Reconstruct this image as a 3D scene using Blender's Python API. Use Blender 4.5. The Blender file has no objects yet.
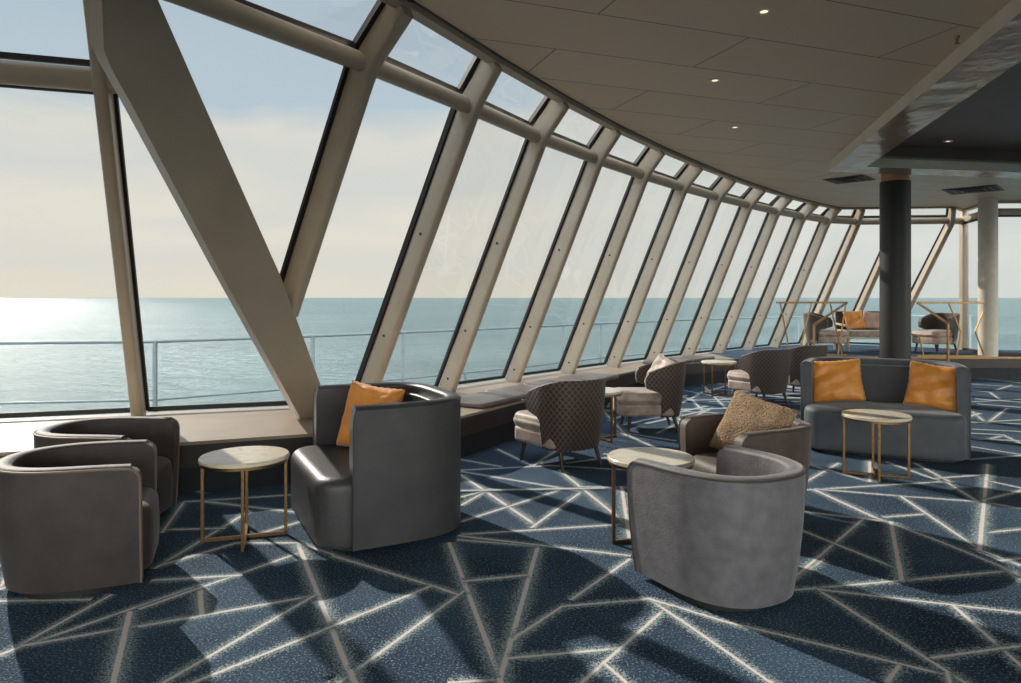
import bpy, bmesh, math, random
from mathutils import Vector, Matrix
random.seed(7)
col = bpy.context.scene.collection
SC = bpy.context.scene
H = 1.5; F = 700.0; CX = 510.5; HY = 297.5
V = Vector

# ------------------------------------------------------------ helpers
def lin(c):
    c /= 255.0
    return c/12.92 if c <= 0.04045 else ((c+0.055)/1.055)**2.4
def rgb(r, g, b): return (lin(r), lin(g), lin(b), 1.0)

def floor_pt(x, y, z=0.0):            # where a sight line meets a level plane
    d = F*(H-z)/(y-HY)
    return V(((x-CX)*d/F, d, z))

def obj(name, bm, mats, parent=None, smooth=True, sharp=40):
    me = bpy.data.meshes.new(name)
    bmesh.ops.recalc_face_normals(bm, faces=bm.faces)
    bm.to_mesh(me); bm.free()
    if not isinstance(mats, (list, tuple)): mats = [mats]
    for m in mats: me.materials.append(m)
    if smooth:
        for p in me.polygons: p.use_smooth = True
        try: me.set_sharp_from_angle(angle=math.radians(sharp))
        except Exception: pass
    o = bpy.data.objects.new(name, me); col.objects.link(o)
    if parent: o.parent = parent
    return o

def tag(o, label, cat, group=None):
    o['label'] = label; o['category'] = cat
    if group: o['group'] = group
    return o
def thing(name, label, cat, loc=(0,0,0), rz=0, group=None):
    o = bpy.data.objects.new(name, None); col.objects.link(o)
    o.empty_display_size = .1
    o.location = loc; o.rotation_euler = (0,0,rz)
    return tag(o, label, cat, group)
def struct(o, label=None):
    o['kind'] = 'structure'
    if label: o['label'] = label
    return o
def kids(o): return [c for c in bpy.data.objects if c.parent == o]
def copy_tree(o, parent=None):
    c = o.copy(); col.objects.link(c); c.parent = parent
    for k in kids(o): copy_tree(k, c)
    return c
def dup(o, loc, rz, label):
    c = copy_tree(o); c.location = loc; c.rotation_euler = (0,0,rz); c['label'] = label
    return c

def add_box(bm, c, s, rot=None, mat=0):
    M = Matrix.Translation(c) @ (rot.to_4x4() if rot else Matrix.Identity(4)) @ Matrix.Diagonal((s[0],s[1],s[2],1))
    r = bmesh.ops.create_cube(bm, size=1, matrix=M)
    for f in {f for v in r['verts'] for f in v.link_faces}: f.material_index = mat
    return r['verts']
def bevel(bm, w, seg=2, ang=35):
    es = [e for e in bm.edges if len(e.link_faces) == 2 and e.calc_face_angle(0) > math.radians(ang)]
    if es: bmesh.ops.bevel(bm, geom=es, offset=w, segments=seg, affect='EDGES', profile=.5, clamp_overlap=True)
def frame_from(d, side=None):
    d = d.normalized()
    s = side if side is not None else (V((0,0,1)) if abs(d.z) < .95 else V((1,0,0)))
    x = (s - d*s.dot(d)).normalized(); y = d.cross(x)
    return Matrix((x, y, d)).transposed()
def add_bar(bm, a, b, w, h=None, side=None, mat=0):
    a, b = V(a), V(b); h = h or w
    return add_box(bm, (a+b)/2, (w, h, (b-a).length), frame_from(b-a, side), mat)
def add_cyl(bm, a, b, r0, r1=None, n=20, mat=0):
    a, b = V(a), V(b); r1 = r0 if r1 is None else r1
    R = frame_from(b-a)
    M = Matrix.Translation((a+b)/2) @ R.to_4x4()
    r = bmesh.ops.create_cone(bm, cap_ends=True, segments=n, radius1=r0, radius2=r1, depth=(b-a).length, matrix=M)
    for f in {f for v in r['verts'] for f in v.link_faces}: f.material_index = mat
def loft(bm, rings, closed=True, caps=True, mat=0):
    vs = [[bm.verts.new(p) for p in r] for r in rings]
    n = len(rings[0])
    for a, b in zip(vs, vs[1:]):
        for i in range(n if closed else n-1):
            j = (i+1) % n
            bm.faces.new((a[i], a[j], b[j], b[i])).material_index = mat
    if caps:
        bm.faces.new(list(reversed(vs[0]))).material_index = mat
        bm.faces.new(vs[-1]).material_index = mat
    return vs
def rrect(w, d, r, n=6):              # rounded rectangle, centred
    r = max(min(r, w/2-1e-4, d/2-1e-4), 1e-4); pts = []
    for cx, cy, a0 in ((1,1,0),(-1,1,90),(-1,-1,180),(1,-1,270)):
        for i in range(n+1):
            a = math.radians(a0+90*i/n)
            pts.append((cx*(w/2-r)+r*math.cos(a), cy*(d/2-r)+r*math.sin(a)))
    return pts
def soft_block(w, d, z0, z1, rc, re, cx=0, cy=0, belly=0.0, crown=0.0, n=7):
    """upholstered block: rounded corners rc, rounded top edge re"""
    bm = bmesh.new(); rings = []
    def ring(ins, z, cr=None): return [V((x+cx, y+cy, z)) for x, y in rrect(w-2*ins, d-2*ins, max(rc-ins, .012), n)]
    rb = min(.025, re)
    for k in range(4):
        a = math.pi/2*k/3; rings.append(ring(rb*(1-math.sin(a)), z0+rb*(1-math.cos(a))))
    for k in range(1, 7):
        t = k/7; rings.append(ring(-belly*math.sin(math.pi*t), z0+rb+(z1-re-z0-rb)*t))
    for k in range(0, 8):
        a = math.pi/2*k/7; rings.append(ring(re*(1-math.cos(a)), z1-re+re*math.sin(a)))
    for f_ in (.25, .5, .75, .93):
        rings.append(ring(re+(min(w,d)/2-re)*f_, z1+crown*(1-(1-f_)**2)))
    loft(bm, rings)
    return bm

# ------------------------------------------------------------ materials
def newmat(name):
    m = bpy.data.materials.new(name); m.use_nodes = True
    nt = m.node_tree; b = nt.nodes['Principled BSDF']
    return m, nt, b
def N(nt, t, **k):
    n = nt.nodes.new(t)
    for a, v in k.items():
        if a in n.inputs: n.inputs[a].default_value = v
        else: setattr(n, a, v)
    return n
def ramp(nt, stops, interp='LINEAR'):
    r = nt.nodes.new('ShaderNodeValToRGB'); r.color_ramp.interpolation = interp
    e = r.color_ramp.elements
    while len(e) < len(stops): e.new(.5)
    for el, (p, c) in zip(e, stops): el.position = p; el.color = c
    return r
def surf(name, c0, c1=None, rough=.5, scale=8, bump=0, bscale=60, metal=0, sheen=0, spec=.5, detail=4, sheen_tint=None, rvar=0):
    m, nt, b = newmat(name); L = nt.links.new
    tc = N(nt, 'ShaderNodeTexCoord')
    if c1 is None: c1 = tuple(min(1, x*1.12) for x in c0[:3])+(1,)
    no = N(nt, 'ShaderNodeTexNoise', Scale=scale, Detail=detail); L(tc.outputs['Object'], no.inputs['Vector'])
    r = ramp(nt, [(.32, c0), (.68, c1)]); L(no.outputs['Fac'], r.inputs['Fac'])
    L(r.outputs['Color'], b.inputs['Base Color'])
    b.inputs['Roughness'].default_value = rough; b.inputs['Metallic'].default_value = metal
    b.inputs['Specular IOR Level'].default_value = spec
    if rvar:
        mr = N(nt, 'ShaderNodeMapRange'); mr.inputs[3].default_value = rough-rvar; mr.inputs[4].default_value = rough+rvar
        L(no.outputs['Fac'], mr.inputs[0]); L(mr.outputs[0], b.inputs['Roughness'])
    if sheen:
        b.inputs['Sheen Weight'].default_value = sheen; b.inputs['Sheen Roughness'].default_value = .35
        if sheen_tint: b.inputs['Sheen Tint'].default_value = sheen_tint
    if bump:
        n2 = N(nt, 'ShaderNodeTexNoise', Scale=bscale, Detail=3); L(tc.outputs['Object'], n2.inputs['Vector'])
        bp = N(nt, 'ShaderNodeBump', Strength=bump, Distance=.01); L(n2.outputs['Fac'], bp.inputs['Height'])
        L(bp.outputs[0], b.inputs['Normal'])
    return m

M = {}
M['paint'] = surf('window_paint', rgb(170,154,134), rgb(180,164,144), rough=.38, scale=3, bump=.05, bscale=30)
M['brace'] = surf('brace_paint', rgb(158,144,126), rgb(166,152,134), rough=.45, scale=3, bump=.05, bscale=40)
M['gasket'] = surf('gasket_rubber', rgb(28,24,22), rough=.6)
M['ledge'] = surf('ledge_board', rgb(150,132,114), rgb(160,142,124), rough=.4, scale=4)
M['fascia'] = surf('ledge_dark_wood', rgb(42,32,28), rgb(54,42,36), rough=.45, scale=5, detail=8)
M['plinth'] = surf('ledge_plinth', rgb(22,24,31), rgb(30,32,40), rough=.7)
M['wall'] = surf('wall_panel', rgb(205,190,170), rgb(212,198,178), rough=.6, scale=2)
M['deck'] = surf('outer_deck', rgb(90,98,100), rgb(110,116,118), rough=.7)
M['railpaint'] = surf('deck_rail_paint', rgb(128,138,142), rgb(138,148,150), rough=.45)
M['brass'] = surf('brushed_brass', rgb(136,106,72), rgb(156,124,86), rough=.33, scale=30, metal=1)
M['alu'] = surf('satin_aluminium', rgb(226,212,194), rgb(232,220,204), rough=.4, scale=4, metal=0)
M['column'] = surf('dark_column_lacquer', rgb(24,20,18), rgb(30,25,23), rough=.5, scale=4)
M['collar'] = surf('column_collar_wood', rgb(176,126,82), rgb(190,140,96), rough=.4)
M['whitecol'] = surf('white_column_paint', rgb(196,186,170), rgb(206,196,180), rough=.5)
M['leather'] = surf('grey_leather', rgb(52,51,53), rgb(64,63,64), rough=.42, scale=5, bump=.25, bscale=90, rvar=.06)
M['leather_blue'] = surf('slate_fabric', rgb(66,71,78), rgb(80,85,91), rough=.6, scale=5, bump=.25, bscale=150, sheen=.25)
M['velvet_taupe'] = surf('taupe_velvet', rgb(52,44,42), rgb(66,57,55), rough=.62, scale=7, bump=.25, bscale=120, sheen=.2, detail=6)
M['velvet_grey'] = surf('grey_velvet', rgb(92,90,94), rgb(110,108,112), rough=.6, scale=14, bump=.3, bscale=90, sheen=.35, detail=7)
M['velvet_brown'] = surf('brown_velvet', rgb(66,54,47), rgb(88,74,65), rough=.6, scale=8, bump=.3, bscale=110, sheen=.25, detail=6)
M['velvet_sand'] = surf('sand_velvet', rgb(128,108,96), rgb(176,154,138), rough=.55, scale=9, bump=.3, bscale=70, sheen=.5, detail=6)
M['piping'] = surf('seam_piping', rgb(112,92,78), rgb(126,106,90), rough=.5)
M['dark_piping'] = surf('dark_seam_piping', rgb(70,60,54), rough=.5)
M['orange'] = surf('orange_satin', rgb(204,128,48), rgb(226,152,70), rough=.42, scale=6, bump=.6, bscale=26, sheen=.3)
M['pink'] = surf('dusty_pink_fabric', rgb(176,140,124), rgb(190,156,140), rough=.7)
M['leg'] = surf('dark_wood_leg', rgb(42,33,28), rgb(56,44,38), rough=.4)
M['base'] = surf('black_base', rgb(18,17,17), rough=.6)
M['palewood'] = surf('pale_wood_frame', rgb(176,160,138), rgb(190,174,152), rough=.5)
M['pad'] = surf('ledge_pad_leather', rgb(96,88,84), rgb(114,104,100), rough=.38, scale=6, bump=.2, bscale=60)
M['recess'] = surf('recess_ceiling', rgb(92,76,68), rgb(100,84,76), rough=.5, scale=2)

def mat_ceiling():
    m, nt, b = newmat('ceiling_panels'); L = nt.links.new
    tc = N(nt, 'ShaderNodeTexCoord')
    mp = N(nt, 'ShaderNodeMapping'); mp.inputs['Rotation'].default_value = (0,0,math.radians(-20)); mp.inputs['Location'].default_value = (.3,-.02,0)
    L(tc.outputs['Object'], mp.inputs['Vector'])
    br = N(nt, 'ShaderNodeTexBrick', Scale=1.0); br.offset = .5
    br.inputs['Color1'].default_value = rgb(216,188,158); br.inputs['Color2'].default_value = rgb(220,192,162)
    br.inputs['Mortar'].default_value = rgb(96,84,74)
    br.inputs['Mortar Size'].default_value = .005; br.inputs['Brick Width'].default_value = 2.4; br.inputs['Row Height'].default_value = .68
    L(mp.outputs[0], br.inputs['Vector']); L(br.outputs['Color'], b.inputs['Base Color'])
    b.inputs['Roughness'].default_value = .42
    no = N(nt, 'ShaderNodeTexNoise', Scale=1.3, Detail=2); L(tc.outputs['Object'], no.inputs['Vector'])
    b1 = N(nt, 'ShaderNodeBump', Strength=.12, Distance=.05); L(no.outputs['Fac'], b1.inputs['Height'])
    b2 = N(nt, 'ShaderNodeBump', Strength=.5, Distance=.004, invert=True); L(br.outputs['Fac'], b2.inputs['Height']); L(b1.outputs[0], b2.inputs['Normal'])
    L(b2.outputs[0], b.inputs['Normal'])
    return m
M['ceiling'] = mat_ceiling()

def mat_mirror():
    m, nt, b = newmat('polished_soffit'); L = nt.links.new
    tc = N(nt, 'ShaderNodeTexCoord')
    no = N(nt, 'ShaderNodeTexNoise', Scale=2.2, Detail=3); L(tc.outputs['Object'], no.inputs['Vector'])
    b1 = N(nt, 'ShaderNodeBump', Strength=.6, Distance=.05); L(no.outputs['Fac'], b1.inputs['Height']); L(b1.outputs[0], b.inputs['Normal'])
    b.inputs['Base Color'].default_value = rgb(176,148,124); b.inputs['Metallic'].default_value = .1; b.inputs['Roughness'].default_value = .2
    return m
M['mirror'] = mat_mirror()

def mat_glass():
    m, nt, b = newmat('window_glass'); L = nt.links.new
    nt.nodes.remove(b)
    t = N(nt, 'ShaderNodeBsdfTransparent', Color=(.97,.98,.98,1)); g = N(nt, 'ShaderNodeBsdfGlossy', Roughness=.02)
    fr = N(nt, 'ShaderNodeFresnel', IOR=1.3)
    mu = N(nt, 'ShaderNodeMath', operation='MULTIPLY'); mu.inputs[1].default_value = .12; L(fr.outputs[0], mu.inputs[0])
    mx = N(nt, 'ShaderNodeMixShader'); L(mu.outputs[0], mx.inputs[0]); L(t.outputs[0], mx.inputs[1]); L(g.outputs[0], mx.inputs[2])
    L(mx.outputs[0], nt.nodes['Material Output'].inputs['Surface'])
    return m
M['glass'] = mat_glass()

def mat_marble():
    m, nt, b = newmat('cream_marble'); L = nt.links.new
    tc = N(nt, 'ShaderNodeTexCoord')
    no = N(nt, 'ShaderNodeTexNoise', Scale=7, Detail=8, Distortion=1.2); L(tc.outputs['Object'], no.inputs['Vector'])
    r = ramp(nt, [(.3, rgb(206,196,176)), (.55, rgb(222,212,192)), (.7, rgb(198,186,166))]); L(no.outputs['Fac'], r.inputs['Fac'])
    L(r.outputs[0], b.inputs['Base Color']); b.inputs['Roughness'].default_value = .22
    return m
M['marble'] = mat_marble()

def mat_quilt(name, dark, light, a=.052, h=.06):
    m, nt, b = newmat(name); L = nt.links.new
    uv = N(nt, 'ShaderNodeUVMap'); sp = N(nt, 'ShaderNodeSeparateXYZ'); L(uv.outputs[0], sp.inputs[0])
    def mth(op, x, y=None):
        n = N(nt, 'ShaderNodeMath', operation=op)
        for i, q in enumerate((x, y)):
            if q is None: continue
            if isinstance(q, (int, float)): n.inputs[i].default_value = q
            else: L(q, n.inputs[i])
        return n.outputs[0]
    u = mth('DIVIDE', sp.outputs[0], a); v = mth('DIVIDE', sp.outputs[1], h)
    def tri(x): return mth('ABSOLUTE', mth('SUBTRACT', mth('FRACT', x), .5))   # .5 on a line, 0 mid
    t1 = tri(mth('ADD', u, v)); t2 = tri(mth('SUBTRACT', u, v))
    mx = mth('MAXIMUM', t1, t2)
    r = ramp(nt, [(.33, dark), (.43, light)]); L(mx, r.inputs['Fac'])
    L(r.outputs[0], b.inputs['Base Color']); b.inputs['Roughness'].default_value = .6
    bp = N(nt, 'ShaderNodeBump', Strength=.7, Distance=.006); L(mx, bp.inputs['Height']); L(bp.outputs[0], b.inputs['Normal'])
    b.inputs['Sheen Weight'].default_value = .2
    return m
M['quilt'] = mat_quilt('honeycomb_weave', rgb(38,28,23), rgb(90,71,58))

def mat_boucle():
    m, nt, b = newmat('boucle_fabric'); L = nt.links.new
    tc = N(nt, 'ShaderNodeTexCoord')
    vo = N(nt, 'ShaderNodeTexVoronoi', Scale=75); L(tc.outputs['Object'], vo.inputs['Vector'])
    r = ramp(nt, [(.05, rgb(188,162,132)), (.5, rgb(150,122,94))]); L(vo.outputs['Distance'], r.inputs['Fac'])
    L(r.outputs[0], b.inputs['Base Color']); b.inputs['Roughness'].default_value = .85
    bp = N(nt, 'ShaderNodeBump', Strength=1, Distance=.012, invert=True); L(vo.outputs['Distance'], bp.inputs['Height']); L(bp.outputs[0], b.inputs['Normal'])
    return m
M['boucle'] = mat_boucle()

def mat_carpet():
    m, nt, b = newmat('carpet_navy'); L = nt.links.new
    tc = N(nt, 'ShaderNodeTexCoord')
    n1 = N(nt, 'ShaderNodeTexNoise', Scale=1.1, Detail=3, Roughness=.6); L(tc.outputs['Object'], n1.inputs['Vector'])
    n2 = N(nt, 'ShaderNodeTexNoise', Scale=95, Detail=2, Roughness=.7); L(tc.outputs['Object'], n2.inputs['Vector'])
    r1 = ramp(nt, [(.35, rgb(43,58,77)), (.65, rgb(68,88,108))]); L(n1.outputs['Fac'], r1.inputs['Fac'])
    r2 = ramp(nt, [(.35, (.55,.57,.6,1)), (.5, (1,1,1,1)), (.66, (1.0,1.0,1.0,1))]); L(n2.outputs['Fac'], r2.inputs['Fac'])
    mx = N(nt, 'ShaderNodeMix', data_type='RGBA', blend_type='MULTIPLY'); mx.inputs[0].default_value = 1
    L(r1.outputs[0], mx.inputs[6]); L(r2.outputs[0], mx.inputs[7])
    r3 = ramp(nt, [(.56, (0,0,0,1)), (.68, (1,1,1,1))]); L(n2.outputs['Fac'], r3.inputs['Fac'])
    m2 = N(nt, 'ShaderNodeMix', data_type='RGBA'); L(r3.outputs[0], m2.inputs[0]); L(mx.outputs[2], m2.inputs[6]); m2.inputs[7].default_value = rgb(132,152,166)
    L(m2.outputs[2], b.inputs['Base Color']); b.inputs['Roughness'].default_value = .95; b.inputs['Specular IOR Level'].default_value = .1
    bp = N(nt, 'ShaderNodeBump', Strength=.4, Distance=.004); L(n2.outputs['Fac'], bp.inputs['Height']); L(bp.outputs[0], b.inputs['Normal'])
    return m
M['carpet'] = mat_carpet()
def mat_line():
    m, nt, b = newmat('carpet_line'); L = nt.links.new
    tc = N(nt, 'ShaderNodeTexCoord'); uv = N(nt, 'ShaderNodeUVMap'); sp = N(nt, 'ShaderNodeSeparateXYZ'); L(uv.outputs[0], sp.inputs[0])
    n2 = N(nt, 'ShaderNodeTexNoise', Scale=110, Detail=2, Roughness=.7); L(tc.outputs['Object'], n2.inputs['Vector'])
    def mth(op, x, y=None, z=None):
        n = N(nt, 'ShaderNodeMath', operation=op)
        for i, q in enumerate((x, y, z)):
            if q is None: continue
            if isinstance(q, (int, float)): n.inputs[i].default_value = q
            else: L(q, n.inputs[i])
        return n.outputs[0]
    d = mth('ABSOLUTE', sp.outputs[1])                                # metres from the line
    w = mth('ADD', sp.outputs[0], mth('MULTIPLY', mth('SUBTRACT', n2.outputs['Fac'], .5), .014))
    mr = N(nt, 'ShaderNodeMapRange'); L(mth('SUBTRACT', d, w), mr.inputs[0])
    mr.inputs[1].default_value = -.003; mr.inputs[2].default_value = .003; mr.inputs[3].default_value = 1; mr.inputs[4].default_value = 0
    core = mr.outputs[0]
    hw = mth('MULTIPLY', sp.outputs[0], 9.0)
    fall = mth('SUBTRACT', 1, mth('DIVIDE', d, hw)); fall = mth('MAXIMUM', fall, 0)
    g = N(nt, 'ShaderNodeMapRange'); L(mth('ADD', n2.outputs['Fac'], mth('MULTIPLY', mth('SUBTRACT', fall, .5), .42)), g.inputs[0])
    g.inputs[1].default_value = .50; g.inputs[2].default_value = .64
    halo = mth('MULTIPLY', g.outputs[0], mth('MINIMUM', mth('MULTIPLY', fall, 2.0), .8))
    al = mth('MAXIMUM', core, halo)
    mx = N(nt, 'ShaderNodeMix', data_type='RGBA'); L(core, mx.inputs[0]); mx.inputs[6].default_value = rgb(164,180,185); mx.inputs[7].default_value = rgb(222,212,207)
    L(mx.outputs[2], b.inputs['Base Color']); L(al, b.inputs['Alpha']); b.inputs['Roughness'].default_value = .95; b.inputs['Specular IOR Level'].default_value = .1
    return m
M['line'] = mat_line()

def mat_sea():
    m, nt, b = newmat('sea_water'); L = nt.links.new
    tc = N(nt, 'ShaderNodeTexCoord')
    mp = N(nt, 'ShaderNodeMapping'); mp.inputs['Rotation'].default_value = (0,0,math.radians(20)); mp.inputs['Scale'].default_value = (.45,1,1)
    L(tc.outputs['Object'], mp.inputs['Vector'])
    n1 = N(nt, 'ShaderNodeTexNoise', Scale=.12, Detail=8, Roughness=.62); L(mp.outputs[0], n1.inputs['Vector'])
    n3 = N(nt, 'ShaderNodeTexNoise', Scale=.012, Detail=6, Roughness=.6); L(mp.outputs[0], n3.inputs['Vector'])
    r = ramp(nt, [(.3, rgb(70,90,92)), (.7, rgb(94,113,114))]); L(n3.outputs['Fac'], r.inputs['Fac'])
    L(r.outputs[0], b.inputs['Base Color']); b.inputs['Roughness'].default_value = .3; b.inputs['IOR'].default_value = 1.33; b.inputs['Specular IOR Level'].default_value = .15
    bp = N(nt, 'ShaderNodeBump', Strength=1, Distance=4.5); L(n1.outputs['Fac'], bp.inputs['Height']); L(bp.outputs[0], b.inputs['Normal'])
    return m
M['sea'] = mat_sea()
def mat_emit(name, c, s):
    m, nt, b = newmat(name)
    b.inputs['Emission Color'].default_value = c; b.inputs['Emission Strength'].default_value = s
    return m
M['lamp'] = mat_emit('downlight_lamp', (1,.7,.42,1), 1.6)

# ------------------------------------------------------------ window wall geometry
ZS, ZK, ZC = .40, 3.10, 3.35
TB = {2:(-2.27,6.14),3:(-1.52,7.19),4:(-.76,8.22),5:(.02,9.22),6:(.82,10.19),7:(1.62,11.14),8:(2.44,12.06),9:(3.27,12.96),10:(4.11,13.84),11:(4.97,14.68),12:(5.84,15.50),13:(6.72,16.05),14:(7.68,16.15),15:(8.50,15.75)}
TK = {2:(-.99,4.79),3:(-.34,5.87),4:(.28,6.97),5:(.98,8.05),6:(1.71,9.10),7:(2.47,10.12),8:(3.26,11.10),9:(4.07,12.03),10:(4.88,12.91),11:(5.70,13.73),12:(6.52,14.45),13:(7.32,14.78),14:(8.16,14.72),15:(9.20,14.60)}
cs = 1.85/1.9
TT = {2:(-.69*cs,4.53*cs),3:(-.13*cs,5.59*cs),4:(.50*cs,6.71*cs),5:(1.17*cs,7.81*cs),6:(1.90*cs,8.91*cs),7:(2.68*cs,10.0*cs),8:(3.50*cs,11.09*cs),9:(4.35*cs,12.14*cs),10:(5.23*cs,13.17*cs),11:(6.12*cs,14.08*cs),12:(6.93*cs,14.85*cs),13:(7.25,14.45),14:(8.10,14.35),15:(9.0,14.25)}
# one more bay to the left, out of frame, where the diagonal brace takes over
TK[1] = (-1.68,3.76); TK[0] = (-2.30,2.83); TT[1] = (-1.36,3.36); TT[0] = (-1.96,2.40); TB[1] = (-3.02,5.02)
def v3(p, z): return V((p[0], p[1], z))
def tangent(k, tab):
    a = tab.get(k-1, tab[k]); b = tab.get(k+1, tab[k])
    return (v3(b,0)-v3(a,0)).normalized()
DEP = .21; WID = .10
prof = []
for x, y in rrect(WID, DEP, .035, 4): prof.append((x, y))
def mullion_path(B, K, T):
    u = (K-B).normalized(); w = (T-K).normalized()
    r = .16; pts = [B]
    for t in (0,.25,.5,.75,1):
        a = K-u*r; c = K+w*r
        pts.append(a*(1-t)**2+K*2*t*(1-t)+c*t*t)
    pts.append(T); return pts
def depth_vec(d, t): return d.normalized().cross(t).normalized()
def sweep(bm, pts, t):
    rings = []; n = len(pts)
    for i, p in enumerate(pts):
        d = pts[min(i+1,n-1)]-pts[max(i-1,0)]
        o = depth_vec(d, t)
        rings.append([p+t*x+o*y for x, y in prof])
    loft(bm, rings)
def clamp_fit(B, K, T, t):            # outward side sign
    d = depth_vec(K-B, t); return 1 if d.y > 0 or d.x < 0 else -1

BR_B = V((-1.84,6.55,.40)); BR_T = V((-2.0,2.98,3.62))
# outward offset of glass from the mullion centre line
def sect(k):
    B, K, T = v3(TB[k],ZS), v3(TK[k],ZK), v3(TT[k],ZC)
    t = tangent(k, TK)
    o1 = depth_vec(K-B, t); o2 = depth_vec(T-K, t)
    if o1.y < 0: o1 = -o1
    if o2.z < 0: o2 = -o2
    om = (o1+o2).normalized(); g = DEP/2+.01
    return B+o1*g, K+om*g, T+o2*g, t, o1, o2, B, K, T
def quad(bm, a, b, c, d, mat=0): bm.faces.new([bm.verts.new(p) for p in (a,b,c,d)]).material_index = mat
def strip_frame(bm, a, b, c, d, w=.05, th=.03, off=V((0,0,0))):
    for p, q in ((a,b),(b,c),(c,d),(d,a)):
        if (q-p).length > .05: add_bar(bm, p+off, q+off, w, th)

WIN = {}
def window_root(n, label):
    o = bpy.data.objects.new('window_%d' % n, None); col.objects.link(o)
    o.empty_display_size = .1
    return struct(o, label)
for k in range(1, 15):
    root = window_root(k, 'tall inward-leaning window bay of the curved glass wall')
    a = sect(k); b = sect(k+1)
    # mullion at k
    if k == 1:
        KB = V((-1.83,3.53,ZK))       # where the transom dies into the brace
        bm = bmesh.new(); add_cyl(bm, KB, b[7], .066, n=20); obj('transom', bm, M['paint'], root)
        kb = KB+b[4]*.1; fo = b[1]+(b[0]-b[1])*.63; s2 = b[3]*.055
        bm = bmesh.new(); bm.faces.new([bm.verts.new(p) for p in (kb, b[1], fo)]); obj('lower_pane', bm, M['glass'], root, smooth=False)
        tl = V((-1.62,2.9,ZC)); bm = bmesh.new(); quad(bm, kb, b[1], b[2], tl); obj('upper_pane', bm, M['glass'], root, smooth=False)
        bm = bmesh.new()
        add_bar(bm, kb-V((0,0,.07)), b[1]-V((0,0,.07)), .035, .035); add_bar(bm, b[1]-s2, fo-s2, .035, .035); add_bar(bm, kb+V((0,0,.035)), b[1]+V((0,0,.035)), .05, .05); add_bar(bm, b[1]-s2*.9, b[2]-s2*.9, .05, .05)
        obj('gasket', bm, M['gasket'], root, smooth=False); continue
    if k == 2:
        foot = a[7]+(a[6]-a[7])*.63
        pts = mullion_path(foot, a[7], a[8])
    else: pts = mullion_path(a[6]-V((0,0,.02)), a[7], a[8])
    bm = bmesh.new(); sweep(bm, pts, a[3]); obj('mullion', bm, M['paint'], root)
    # transom from k to k+1
    bm = bmesh.new()
    add_cyl(bm, a[7], b[7], .066, n=20); obj('transom', bm, M['paint'], root)
    s = a[3]*.055; s2 = b[3]*.055
    if k == 2: lowL = a[1]+(a[0]-a[1])*.66
    # glass
    bm = bmesh.new()
    if k == 2:
        bb = BR_B+a[4]*.05; br2 = BR_B+(BR_T-BR_B)*.42+a[4]*.05
        quad(bm, bb, b[0], b[1], a[1]); quad(bm, bb, a[1], br2, br2) if False else None
        bm.faces.new([bm.verts.new(p) for p in (bb, a[1], a[1]+(a[0]-a[1])*.6)])
    else: quad(bm, a[0], b[0], b[1], a[1])
    obj('lower_pane', bm, M['glass'], root, smooth=False)
    bm = bmesh.new(); quad(bm, a[1], b[1], b[2], a[2]); obj('upper_pane', bm, M['glass'], root, smooth=False)
    bm = bmesh.new()
    if k == 2:
        add_bar(bm, b[0]-s2, b[1]-s2, .03, .05, side=b[3]); add_bar(bm, a[1]-V((0,0,.08)), b[1]-V((0,0,.08)), .04, .03)
        add_bar(bm, a[1]+s, lowL+s, .03, .05, side=a[3])
        add_bar(bm, bb+V((0,0,.02)), b[0]+V((0,0,.02)), .04, .04)
        strip_frame(bm, a[1]+s*.9+V((0,0,.035)), b[1]-s2*.9+V((0,0,.035)), b[2]-s2*.9, a[2]+s*.9, .05, .05)
    else:
        strip_frame(bm, a[0]+s+V((0,0,.0)), b[0]-s2+V((0,0,.0)), b[1]-s2-V((0,0,.07)), a[1]+s-V((0,0,.07)), .035, .035)
        strip_frame(bm, a[1]+s*.9+V((0,0,.035)), b[1]-s2*.9+V((0,0,.035)), b[2]-s2*.9, a[2]+s*.9, .05, .05)
    obj('gasket', bm, M['gasket'], root, smooth=False)
    if 3 <= k <= 12:
        for f_ in (.06, .27, .62):
            p = a[6]+(a[7]-a[6])*f_-a[3]*(WID/2)
            bm = bmesh.new(); add_cyl(bm, p+a[3]*.004, p-a[3]*.006, .014, n=12); obj('bolt', bm, M['gasket'], root)
# last sloping mullion
root = window_root(15, 'end of the sloping glass wall with its corner post')
a = sect(15); bm = bmesh.new(); sweep(bm, mullion_path(a[6]-V((0,0,.02)), a[7], a[8]), a[3]); obj('mullion', bm, M['paint'], root)
Q0 = V((9.55,14.75,0)); Q1 = V((9.20,13.42,0)); Q2 = V((11.6,13.35,0)); Q3 = V((14.0,13.3,0))
def up(p, z): return V((p.x, p.y, z))
bm = bmesh.new()
bm.faces.new([bm.verts.new(p) for p in (a[0], up(Q0,ZS), up(Q0,ZK), a[1])]); obj('lower_pane', bm, M['glass'], root, smooth=False)
bm = bmesh.new(); add_bar(bm, up(Q0,ZS-.02), up(Q0,ZC), .13, .13); bevel(bm,.01); obj('corner_post', bm, M['paint'], root)
bm = bmesh.new(); add_cyl(bm, v3(TK[15],ZK), up(Q0,ZK), .066); obj('transom', bm, M['paint'], root)
bm = bmesh.new(); quad(bm, a[1], up(Q0,ZK), up(Q0,ZC), a[2]); obj('upper_pane', bm, M['glass'], root, smooth=False)
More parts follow.
